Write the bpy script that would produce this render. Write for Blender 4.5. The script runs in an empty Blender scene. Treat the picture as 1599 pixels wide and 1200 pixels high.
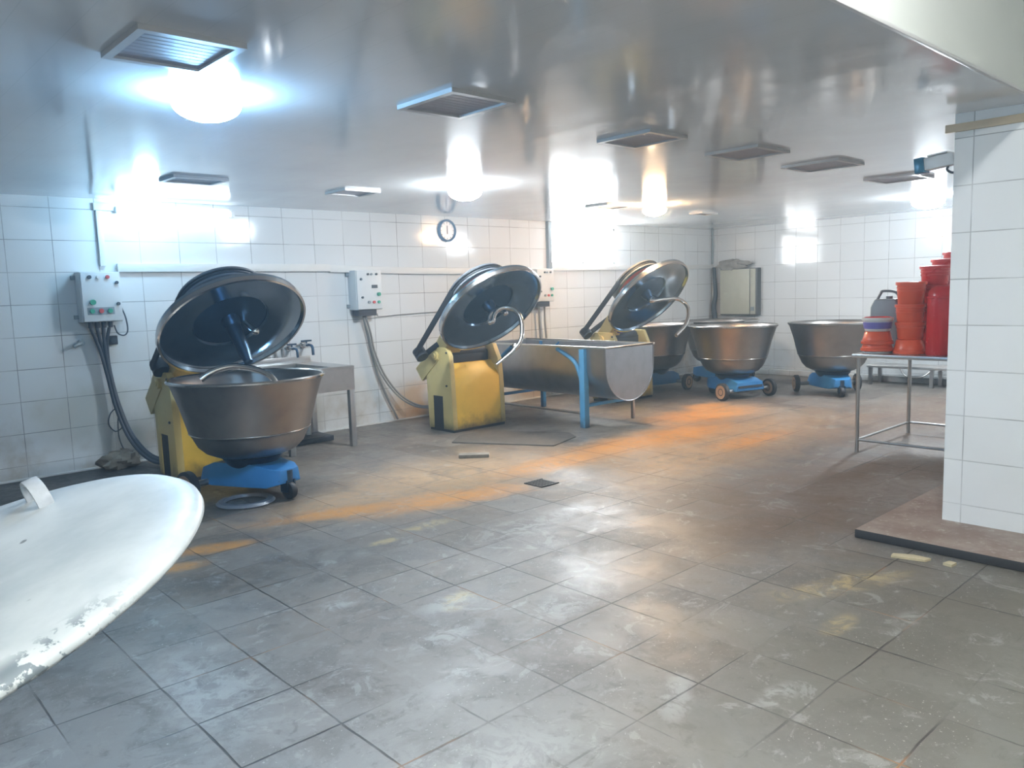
import bpy, bmesh, math, random
from mathutils import Vector, Matrix, Euler
random.seed(7)
SC = bpy.context.scene
COL = SC.collection
PI = math.pi
V = Vector

HAZE = .0115
# ------------------------------------------------------------------ node helpers
class NT:
    def __init__(s, name):
        s.m = bpy.data.materials.new(name); s.m.use_nodes = True
        s.t = s.m.node_tree; s.t.nodes.clear()
        s.out = s.t.nodes.new('ShaderNodeOutputMaterial')
        s._pos = None
    def n(s, typ): return s.t.nodes.new(typ)
    def put(s, inp, v):
        if isinstance(v, bpy.types.NodeSocket): s.t.links.new(v, inp)
        elif v is not None:
            if inp.type == 'RGBA' and not hasattr(v, '__len__'): v = (v, v, v, 1)
            elif inp.type == 'RGBA' and len(v) == 3: v = (*v, 1)
            inp.default_value = v
    def math(s, op, a, b=0.0, c=None, clamp=False):
        x = s.n('ShaderNodeMath'); x.operation = op; x.use_clamp = clamp
        s.put(x.inputs[0], a); s.put(x.inputs[1], b)
        if c is not None: s.put(x.inputs[2], c)
        return x.outputs[0]
    def vmath(s, op, a, b=None):
        x = s.n('ShaderNodeVectorMath'); x.operation = op
        s.put(x.inputs[0], a)
        if b is not None: s.put(x.inputs[1], b)
        return x.outputs[0]
    def pos(s):
        if s._pos is None:
            g = s.n('ShaderNodeNewGeometry'); s.geo = g
            sp = s.n('ShaderNodeSeparateXYZ'); s.put(sp.inputs[0], g.outputs['Position'])
            s._pos = (g.outputs['Position'], sp.outputs[0], sp.outputs[1], sp.outputs[2])
        return s._pos
    def objpos(s):
        return s.n('ShaderNodeTexCoord').outputs['Object']
    def noise(s, vec, scale, detail=4, rough=.55, col=False, dist=0):
        x = s.n('ShaderNodeTexNoise'); s.put(x.inputs['Vector'], vec)
        x.inputs['Scale'].default_value = scale; x.inputs['Detail'].default_value = detail
        x.inputs['Roughness'].default_value = rough; x.inputs['Distortion'].default_value = dist
        return x.outputs[1 if col else 0]
    def sstep(s, v, lo, hi, inv=False):
        x = s.n('ShaderNodeMapRange'); x.interpolation_type = 'SMOOTHSTEP'
        s.put(x.inputs[0], v); s.put(x.inputs[1], lo); s.put(x.inputs[2], hi)
        x.inputs[3].default_value = 1.0 if inv else 0.0; x.inputs[4].default_value = 0.0 if inv else 1.0
        return x.outputs[0]
    def mix(s, f, a, b, typ='MIX'):
        x = s.n('ShaderNodeMix'); x.data_type = 'RGBA'; x.blend_type = typ
        s.put(x.inputs[0], f); s.put(x.inputs[6], a); s.put(x.inputs[7], b)
        return x.outputs[2]
    def fmix(s, f, a, b):
        x = s.n('ShaderNodeMix'); x.data_type = 'FLOAT'
        s.put(x.inputs[0], f); s.put(x.inputs[2], a); s.put(x.inputs[3], b)
        return x.outputs[0]
    def bump(s, h, strength=.3, dist=.01, normal=None):
        x = s.n('ShaderNodeBump'); x.inputs['Strength'].default_value = strength
        x.inputs['Distance'].default_value = dist; s.put(x.inputs['Height'], h)
        if normal is not None: s.put(x.inputs['Normal'], normal)
        return x.outputs[0]
    def bsdf(s, color, rough=.5, metal=0.0, normal=None, spec=.5, emis=None, estr=0, coat=0, sub=0):
        x = s.n('ShaderNodeBsdfPrincipled')
        s.put(x.inputs['Base Color'], color); s.put(x.inputs['Roughness'], rough); s.put(x.inputs['Metallic'], metal)
        s.put(x.inputs['Specular IOR Level'], spec)
        if normal is not None: s.put(x.inputs['Normal'], normal)
        if emis is not None: s.put(x.inputs['Emission Color'], emis); s.put(x.inputs['Emission Strength'], estr)
        if coat: x.inputs['Coat Weight'].default_value = coat
        s.t.links.new(x.outputs[0], s.out.inputs[0])
        return s.m
    def line(s, p, pitch, phase):
        """distance (m) to the nearest line at phase + k * pitch, and the cell number"""
        q = s.math('DIVIDE', s.math('SUBTRACT', p, phase), pitch)
        d = s.math('MULTIPLY', s.math('ABSOLUTE', s.math('SUBTRACT', s.math('FRACT', s.math('ADD', q, .5)), .5)), pitch)
        return d, s.math('FLOOR', q)

def simple(name, color, rough=.5, metal=0.0, var=.12, scale=8, spec=.5, bump=0, coat=0):
    t = NT(name); o = t.objpos()
    nz = t.noise(o, scale, 5)
    f = t.math('ADD', t.math('MULTIPLY', t.math('SUBTRACT', nz, .5), var * 2), 1.0)
    c = t.vmath('SCALE', (*color,)); c.node.inputs[0].default_value = color; t.put(c.node.inputs['Scale'], f)
    r = t.math('ADD', t.math('MULTIPLY', t.math('SUBTRACT', t.noise(o, scale * 2.3, 4), .5), .25), rough, clamp=True)
    nm = t.bump(t.noise(o, scale * 6, 3), bump, .004) if bump else None
    return t.bsdf(c, r, metal, nm, spec, coat=coat)

def glow(name, color, strength):
    t = NT(name); return t.bsdf((.9, .9, .9), .4, emis=color, estr=strength)

def tile_wall(name, axis, pu, fu, pv, fv, base, grout, dirt=0.3, rough=.1, gw=.0030, rust=()):
    t = NT(name); P, x, y, z = t.pos(); u = x if axis == 'X' else y
    du, cu = t.line(u, pu, fu); dv, cv = t.line(z, pv, fv)
    g = t.sstep(t.math('MINIMUM', du, dv), gw * .5, gw * 1.6, inv=True)
    dep = t.noise(P, 2.3, 3)
    gstr = t.math('MULTIPLY', g, t.sstep(dep, .25, .75))
    cx = t.n('ShaderNodeCombineXYZ'); t.put(cx.inputs[0], cu); t.put(cx.inputs[1], cv)
    wn = t.n('ShaderNodeTexWhiteNoise'); wn.noise_dimensions = '2D'; t.put(wn.inputs['Vector'], cx.outputs[0])
    tv = t.math('ADD', t.math('MULTIPLY', wn.outputs['Value'], .05), .96)
    c = t.vmath('SCALE', base); t.put(c.node.inputs['Scale'], tv)
    n1 = t.noise(P, 3.1, 6, .6)
    low = t.sstep(z, .0, .95, inv=True)
    d = t.math('MULTIPLY', t.math('MULTIPLY', t.sstep(n1, .42, .75), low), dirt)
    c = t.mix(d, c, (.36, .31, .24))
    c = t.mix(t.math('MULTIPLY', t.sstep(t.noise(P, 1.1, 5), .45, .8), .12), c, (.55, .55, .5))
    for ux, uz, ru, rv, rc in rust:
        a = t.math('DIVIDE', t.math('SUBTRACT', u, ux), ru); b = t.math('DIVIDE', t.math('SUBTRACT', z, uz), rv)
        q = t.math('SQRT', t.math('ADD', t.math('MULTIPLY', a, a), t.math('MULTIPLY', b, b)))
        q = t.sstep(t.math('ADD', q, t.math('MULTIPLY', t.math('SUBTRACT', n1, .5), 1.6)), .35, 1.15, inv=True)
        c = t.mix(t.math('MULTIPLY', q, .75), c, rc)
    c = t.mix(t.math('ADD', t.math('MULTIPLY', gstr, .75), t.math('MULTIPLY', g, .25)), c, grout)
    tilt = t.vmath('MULTIPLY', t.vmath('SUBTRACT', wn.outputs['Color'], (.5, .5, .5)), (.014, .014, .014))
    nrm = t.vmath('NORMALIZE', t.vmath('ADD', t.geo.outputs['Normal'], tilt))
    nb = t.bump(t.math('SUBTRACT', t.math('MULTIPLY', t.noise(P, 1.7, 2), .25), g), .25, .003, nrm)
    r = t.fmix(g, t.math('ADD', t.math('MULTIPLY', t.noise(P, 5, 3), .1), rough - .05), .6)
    return t.bsdf(c, r, 0, nb, .5)

# ------------------------------------------------------------------ materials
WALLC = (.67, .70, .715)
M = {}
M['tile_left'] = tile_wall('left wall tile', 'X', .393, 1.56, .3013, .137, WALLC, (.13, .14, .15), .75, rust=((5.98, .22, .34, .30, (.50, .33, .17)), (6.15, .10, .25, .14, (.42, .24, .10)), (2.45, .22, .32, .30, (.22, .22, .20)), (2.1, .55, .5, .35, (.50, .50, .46)), (8.3, .3, .5, .35, (.55, .42, .27)), (4.5, .25, .25, .3, (.45, .45, .40))))
M['tile_back'] = tile_wall('back wall tile', 'Y', .393, 8.40, .3013, .137, WALLC, (.17, .18, .19), .5)
M['tile_pillar'] = tile_wall('pillar tile', 'Y', .60, 1.704, .2875, .178, (.82, .84, .85), (.26, .27, .28), .05)

def ceiling_mat():
    t = NT('ceiling panel'); P, x, y, z = t.pos()
    d, c = t.line(x, .20, .1)
    g = t.sstep(d, .001, .003, inv=True)
    n1 = t.noise(P, .9, 4)
    col = t.mix(t.sstep(n1, .3, .75), (.62, .63, .635), (.55, .55, .545))
    col = t.mix(t.math('MULTIPLY', g, .12), col, (.25, .25, .25))
    wn = t.n('ShaderNodeTexWhiteNoise'); wn.noise_dimensions = '1D'; t.put(wn.inputs['W'], c)
    tilt = t.vmath('MULTIPLY', t.vmath('SUBTRACT', wn.outputs['Color'], (.5, .5, .5)), (.010, .003, .0))
    nrm = t.vmath('NORMALIZE', t.vmath('ADD', t.geo.outputs['Normal'], tilt))
    w = t.math('SINE', t.math('MULTIPLY', x, 62.8))
    nb = t.bump(t.math('ADD', t.math('MULTIPLY', w, .25), t.noise(P, 2.0, 2)), .035, .004, nrm)
    return t.bsdf(col, .11, 0, nb, .55)
M['ceiling'] = ceiling_mat()

def floor_mat():
    t = NT('stone floor tile'); P, x, y, z = t.pos()
    wob = t.vmath('MULTIPLY', t.vmath('SUBTRACT', t.noise(P, 3.0, 2, col=True), (.5, .5, .5)), (.02, .02, 0))
    sp = t.n('ShaderNodeSeparateXYZ'); t.put(sp.inputs[0], t.vmath('ADD', P, wob))
    du, cu = t.line(sp.outputs[0], .40, 1.42); dv, cv = t.line(sp.outputs[1], .40, 2.18)
    dmin = t.math('MINIMUM', du, dv)
    gn = t.noise(P, 1.9, 5, .65)
    width = t.math('ADD', t.math('MULTIPLY', gn, .009), -.0012)
    g = t.sstep(t.math('SUBTRACT', dmin, width), -.001, .0025, inv=True)
    gv = t.math('MULTIPLY', g, t.sstep(t.noise(P, 1.25, 3), .38, .60))
    cx = t.n('ShaderNodeCombineXYZ'); t.put(cx.inputs[0], cu); t.put(cx.inputs[1], cv)
    wn = t.n('ShaderNodeTexWhiteNoise'); wn.noise_dimensions = '2D'; t.put(wn.inputs['Vector'], cx.outputs[0])
    big = t.noise(P, .55, 5, .6); mid = t.noise(P, 2.4, 7, .65, dist=.6); fine = t.noise(P, 14, 6, .7); spk = t.noise(P, 60, 3, .7)
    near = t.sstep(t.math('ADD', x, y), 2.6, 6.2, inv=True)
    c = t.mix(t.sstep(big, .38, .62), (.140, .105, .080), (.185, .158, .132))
    c = t.mix(t.math('MULTIPLY', near, .74), c, (.285, .292, .290))  # near floor paler and bluer: reflected light mixed into its own grey
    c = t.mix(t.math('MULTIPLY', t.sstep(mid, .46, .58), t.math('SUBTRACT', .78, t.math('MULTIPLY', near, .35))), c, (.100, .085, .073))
    c = t.mix(t.math('MULTIPLY', wn.outputs['Value'], .34), c, (.27, .26, .245))
    c = t.mix(t.math('MULTIPLY', t.sstep(fine, .50, .66), .40), c, (.30, .285, .262))
    c = t.mix(t.math('MULTIPLY', t.sstep(t.noise(P, 9, 6, .72, dist=.8), .54, .66), .45), c, (.085, .075, .066))
    # darker brown area in front of the table and beside the platform
    def ell(cx_, cy_, rx, ry, lo=.2, hi=1.25, ang=0.0):
        dx = t.math('SUBTRACT', x, cx_); dy = t.math('SUBTRACT', y, cy_)
        ca, sa = math.cos(ang), math.sin(ang)
        a = t.math('DIVIDE', t.math('ADD', t.math('MULTIPLY', dx, ca), t.math('MULTIPLY', dy, sa)), rx)
        b = t.math('DIVIDE', t.math('SUBTRACT', t.math('MULTIPLY', dy, ca), t.math('MULTIPLY', dx, sa)), ry)
        r = t.math('SQRT', t.math('ADD', t.math('MULTIPLY', a, a), t.math('MULTIPLY', b, b)))
        r = t.math('ADD', r, t.math('MULTIPLY', t.math('SUBTRACT', mid, .5), 1.6))
        return t.sstep(r, lo, hi, inv=True)
    def smax(lst):
        o = lst[0]
        for e in lst[1:]: o = t.math('MAXIMUM', o, e)
        return o
    brown = smax([ell(6.3, 2.7, 2.4, .9, .3, 1.3), ell(9.5, 3.6, 2.6, 1.0, .3, 1.3), ell(4.9, 2.7, 1.0, .5, .2, 1.3)])
    c = t.mix(t.math('MULTIPLY', brown, .72), c, (.125, .074, .045))
    olive = smax([ell(3.6, .9, 1.9, 1.2, .4, 1.4)])
    c = t.mix(t.math('MULTIPLY', olive, .62), c, (.100, .092, .066))
    tanv = smax([ell(7.2, 4.6, 2.4, .95, .25, 1.3), ell(4.3, 5.5, 1.6, .85, .2, 1.35), ell(6.2, 4.3, 1.6, .6, .2, 1.3), ell(3.3, 5.5, 1.1, .6, .2, 1.3), ell(8.6, 5.5, 1.2, .7, .2, 1.3)])
    tn = t.sstep(t.math('ADD', t.math('MULTIPLY', mid, .6), t.math('MULTIPLY', fine, .5)), .40, .64)
    c = t.mix(t.math('MULTIPLY', t.math('MULTIPLY', tanv, t.math('ADD', t.math('MULTIPLY', tn, .75), .25)), .9), c, (.47, .31, .175))
    orange = smax([ell(3.0, 5.2, .65, .19, .3, 1.3, -.3), ell(3.75, 4.9, .85, .26, .3, 1.3, -.25), ell(5.3, 5.15, .8, .28, .3, 1.3), ell(6.3, 5.2, .9, .35, .3, 1.3),
                   ell(7.1, 5.1, 1.0, .4, .3, 1.3), ell(8.5, 5.65, .95, .45, .3, 1.3), ell(7.3, 4.3, .7, .22, .3, 1.3), ell(1.95, 5.1, .35, .12, .3, 1.2, -.3), ell(1.62, 4.9, .20, .10, .3, 1.2, -.3), ell(9.0, 6.0, .5, .25, .3, 1.3)])
    c = t.mix(t.math('MULTIPLY', t.math('MULTIPLY', orange, t.math('ADD', t.math('MULTIPLY', tn, .55), .38)), .92), c, (.62, .27, .06))
    yel = smax([ell(2.79, 4.35, .15, .06, .4, 1.1), ell(3.22, 4.44, .22, .09, .3, 1.2), ell(2.50, 3.2, .16, .09, .3, 1.2, .5), ell(4.05, 1.85, .40, .12, .2, 1.3, -.4), ell(3.55, 1.62, .16, .07, .3, 1.2)])
    c = t.mix(t.math('MULTIPLY', t.math('MULTIPLY', yel, t.math('ADD', t.math('MULTIPLY', t.sstep(t.noise(P, 7, 6, .7, dist=.8), .42, .58), .8), .12)), .6), c, (.55, .40, .17))
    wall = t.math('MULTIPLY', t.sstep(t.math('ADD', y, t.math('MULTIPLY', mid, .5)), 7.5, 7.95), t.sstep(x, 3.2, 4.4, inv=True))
    c = t.mix(t.math('MULTIPLY', wall, .85), c, (.035, .037, .04))  # near-black strip at the wall foot: shade and dirt painted together
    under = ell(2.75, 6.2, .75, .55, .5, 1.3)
    c = t.mix(t.math('MULTIPLY', under, .7), c, (.05, .045, .04))  # shade below the docked bowl, painted into the floor colour
    # lime scale bloom
    wh = smax([ell(2.01, 3.63, .15, .08, .3, 1.2), ell(2.45, 3.2, .22, .12, .3, 1.2), ell(2.9, 2.75, .35, .15, .3, 1.25), ell(2.5, 1.8, .22, .07, .4, 1.2, .5),
               ell(2.03, 1.8, .13, .05, .4, 1.2, .5), ell(2.75, 1.5, .14, .06, .4, 1.2), ell(3.84, 1.42, .12, .07, .4, 1.2), ell(2.2, 2.9, .3, .1, .3, 1.2), ell(3.6, 3.9, .5, .2, .2, 1.2), ell(1.5, 1.9, .5, .3, .2, 1.2), ell(1.2, 3.2, .3, .5, .2, 1.2)])
    wh = t.math('MULTIPLY', wh, t.sstep(t.noise(P, 8, 6, .7, dist=.9), .43, .56))
    wn2 = t.math('MULTIPLY', t.sstep(t.noise(P, 4.5, 7, .72, dist=1.2), .57, .64), .42)
    c = t.mix(t.math('MULTIPLY', t.math('MAXIMUM', t.math('MULTIPLY', wh, .6), wn2), .75), c, (.42, .415, .39))
    c = t.mix(t.math('MULTIPLY', t.sstep(spk, .63, .68), t.math('MULTIPLY', t.sstep(mid, .4, .7), .8)), c, (.62, .60, .55))
    # dark pitted scrapes
    c = t.mix(t.math('MULTIPLY', t.sstep(t.noise(P, 7.5, 5, .7), .62, .75), .5), c, (.07, .06, .055))
    gc = t.mix(t.sstep(t.noise(P, 2.2, 2), .55, .68), (.035, .028, .024), (.30, .15, .06))
    c = t.mix(t.math('MULTIPLY', gv, .92), c, gc)
    wet = t.sstep(t.noise(P, 1.1, 4, .6), .35, .65)
    r = t.math('ADD', t.fmix(wet, .52, .34), t.math('MULTIPLY', t.sstep(fine, .4, .8), .2))
    tilt = t.vmath('MULTIPLY', t.vmath('SUBTRACT', wn.outputs['Color'], (.5, .5, .5)), (.02, .02, .0))
    nrm = t.vmath('NORMALIZE', t.vmath('ADD', t.geo.outputs['Normal'], tilt))
    hgt = t.math('SUBTRACT', t.math('ADD', t.math('MULTIPLY', mid, .5), t.math('MULTIPLY', fine, .3)), gv)
    return t.bsdf(c, r, 0, t.bump(hgt, .5, .006, nrm), .5)
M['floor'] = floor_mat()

def platform_mat():
    t = NT('platform stone'); P, x, y, z = t.pos()
    mid = t.noise(P, 4, 7, .65); fine = t.noise(P, 22, 5, .7)
    c = t.mix(t.sstep(mid, .35, .7), (.20, .135, .105), (.30, .24, .20))
    c = t.mix(t.math('MULTIPLY', t.sstep(fine, .55, .72), .6), c, (.55, .52, .48))
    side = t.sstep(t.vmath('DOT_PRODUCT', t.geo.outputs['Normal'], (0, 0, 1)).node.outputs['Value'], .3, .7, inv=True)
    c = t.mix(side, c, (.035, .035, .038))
    return t.bsdf(c, .5, 0, t.bump(fine, .4, .006), .5)
M['platform'] = platform_mat()

def steel_mat(name, base, rough, brush=(1, 1, 30), amt=.12, stain=.3):
    t = NT(name); o = t.objpos()
    st = t.vmath('MULTIPLY', o, brush)
    b = t.noise(st, 6, 5, .6); n1 = t.noise(o, 5, 5, .6)
    c = t.mix(t.math('MULTIPLY', t.sstep(n1, .4, .7), stain), base, tuple(k * .62 for k in base))
    r = t.math('ADD', t.math('MULTIPLY', t.math('SUBTRACT', b, .5), amt), t.math('ADD', t.math('MULTIPLY', t.math('SUBTRACT', n1, .5), .2), rough), clamp=True)
    return t.bsdf(c, r, 1.0, t.bump(b, .05, .002), .5)
M['bowl'] = steel_mat('bowl steel', (.36, .335, .315), .38)
M['lid_steel'] = steel_mat('lid steel', (.42, .525, .63), .15, (1, 1, 1))  # blue tint puts reflected daylight and lens glare into the steel colour
M['chrome'] = steel_mat('polished steel', (.62, .60, .58), .15, (1, 1, 1), .06)
M['trough'] = steel_mat('trough steel', (.44, .45, .475), .38, (30, 1, 1))
M['sink'] = steel_mat('sink steel', (.55, .57, .58), .34, (1, 20, 1))
M['rail'] = steel_mat('frame steel', (.45, .45, .45), .35, (1, 1, 10))
M['table'] = steel_mat('table steel', (.62, .63, .63), .38, (1, 20, 1))

def paint_mat(name, base, grime=(.10, .08, .05), rough=.42, low=.32, amt=.9, scale=6):
    t = NT(name); P, x, y, z = t.pos()
    n1 = t.noise(P, scale, 6, .65); n2 = t.noise(P, scale * 3.5, 5, .7)
    c = t.mix(t.math('MULTIPLY', t.sstep(n1, .4, .75), .25), base, tuple(k * .72 for k in base))
    gm = t.math('MULTIPLY', t.sstep(t.math('SUBTRACT', z, t.math('MULTIPLY', n1, low * 1.1)), -.14, low * .35, inv=True), amt)
    c = t.mix(gm, c, grime)
    c = t.mix(t.math('MULTIPLY', t.sstep(n2, .66, .72), .6), c, grime)
    return t.bsdf(c, t.math('ADD', t.math('MULTIPLY', n2, .2), rough - .1), 0, t.bump(n2, .1, .003), .5)
M['yellow'] = paint_mat('yellow paint', (.92, .62, .095), low=.24)
M['lit_yellow'] = paint_mat('yellow paint paled by light', (.66, .53, .22), low=.2)  # same yellow paint, its paleness under the lighting put into the colour
M['blue'] = paint_mat('blue paint', (.035, .20, .46), (.03, .035, .045), low=.16)
M['sky_blue'] = paint_mat('light blue paint', (.10, .34, .58), (.06, .09, .12), low=.2)
M['black'] = simple('black rubber', (.022, .023, .026), .55)
M['dark'] = simple('dark housing', (.04, .045, .055), .5)
M['dark_steel'] = steel_mat('dark steel', (.07, .12, .19), .35, (1, 1, 1))
M['red_paint'] = simple('red paint', (.86, .09, .085), .4)
M['dark_grey'] = simple('grey pulley paint', (.16, .17, .19), .4)
M['wheel_tan'] = simple('tan wheel', (.34, .22, .14), .6)
M['white_plastic'] = simple('white plastic', (.70, .72, .72), .35, var=.05)
M['pvc'] = simple('trunking plastic', (.66, .67, .66), .4, var=.05)
M['box_grey'] = simple('control box paint', (.60, .64, .66), .38, var=.05)
M['grey_plastic'] = simple('grey plastic', (.25, .30, .33), .4)
M['orange'] = simple('orange plastic', (.74, .10, .032), .33, spec=.5)
M['red'] = simple('red plastic', (.70, .035, .028), .3, var=.08)
M['deep_red'] = simple('deep red plastic', (.60, .016, .02), .24, var=.08)
M['purple'] = simple('purple plastic', (.17, .15, .48), .4)
M['purple_cloth'] = simple('purple cloth', (.16, .08, .42), .8)
M['green'] = simple('green button', (.05, .33, .22), .4)
M['red_button'] = simple('red button', (.55, .09, .09), .4)
M['knob'] = simple('dark knob', (.06, .08, .10), .4)
M['vent_frame'] = simple('vent frame', (.46, .45, .44), .4, var=.05)
M['vent_panel'] = simple('vent panel', (.34, .33, .37), .5)
M['wood'] = simple('tan trim', (.56, .44, .29), .5)
M['upper'] = simple('upper wall paint', (.56, .575, .535), .55, var=.04, scale=2)
M['cream'] = simple('cabinet cream', (.47, .48, .40), .45)
M['cab_dark'] = simple('cabinet dark trim', (.10, .105, .11), .5)
M['cloth'] = simple('grey cloth', (.33, .32, .30), .9, var=.35, scale=14, bump=.6)
M['rubble'] = simple('brown rubble', (.24, .21, .17), .9, var=.4, scale=16, bump=.7)
M['board'] = simple('stained board', (.12, .105, .09), .6, var=.35, scale=6)
M['cable'] = simple('dark cable', (.045, .06, .08), .5)
M['cable_grey'] = simple('grey cable', (.23, .23, .22), .5)
M['chip'] = simple('cream tile chip', (.52, .44, .28), .6)
M['glass_blue'] = simple('lens hood blue', (.03, .16, .26), .25)
M['clock_rim'] = simple('clock rim', (.12, .20, .32), .4)
M['clock_face'] = simple('clock face', (.62, .64, .68), .3, var=.03)
M['iron'] = simple('cast iron grate', (.03, .028, .026), .6, bump=.4, scale=20)

def foreground_lid_mat():
    t = NT('worn white lid'); o = t.objpos()
    n1 = t.noise(o, 2.2, 6, .6); n2 = t.noise(o, 26, 7, .7); n3 = t.noise(o, 6, 4, .6)
    c = t.mix(t.sstep(n1, .35, .7), (.50, .53, .53), (.33, .37, .385))
    sp = t.n('ShaderNodeSeparateXYZ'); t.put(sp.inputs[0], o)
    r = t.math('SQRT', t.math('ADD', t.math('POWER', sp.outputs[0], 2.0), t.math('POWER', sp.outputs[1], 2.0)))
    edge = t.sstep(r, .555, .60)
    nearside = t.math('MULTIPLY', t.sstep(sp.outputs[1], -.30, -.50), t.sstep(sp.outputs[0], .16, .34, inv=True))
    chip = t.math('MULTIPLY', t.math('MULTIPLY', edge, t.sstep(t.math('ADD', n2, t.math('MULTIPLY', n3, .5)), .74, .79)), t.math('ADD', t.math('MULTIPLY', nearside, .9), .06))
    c = t.mix(chip, c, (.13, .16, .18))
    c = t.mix(t.math('MULTIPLY', t.sstep(n2, .63, .72), .35), c, (.30, .33, .34))
    spot = t.noise(o, 7.0, 2)
    c = t.mix(t.sstep(spot, .77, .79), c, (.12, .13, .14))
    return t.bsdf(c, t.math('ADD', t.math('MULTIPLY', n2, .2), .32), .0, t.bump(t.math('SUBTRACT', n1, t.math('MULTIPLY', chip, .4)), .15, .006), .5)
M['lid_white'] = foreground_lid_mat()

M['lid_handle'] = simple('worn grey handle', (.36, .39, .42), .5, var=.3, scale=30)
M['lamp_cool'] = glow('cool lamp glow', (.62, .84, 1.0), 90)
M['lamp_cold'] = glow('cold lamp glow', (.28, .60, 1.0), 55)
M['lamp_glare'] = glow('glaring lamp glow', (.38, .70, 1.0), 20)
M['lamp_neutral'] = glow('neutral lamp glow', (.80, .91, 1.0), 90)
M['lamp_warm'] = glow('warm lamp glow', (1.0, .66, .36), 80)
M['tube_glow'] = glow('tube glow', (.75, .90, 1.0), 6)
M['hall_tube'] = glow('hall tube glow', (.95, .985, 1.0), 118)
M['daylight'] = glow('bright window daylight', (.86, .94, 1.0), 15)

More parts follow.
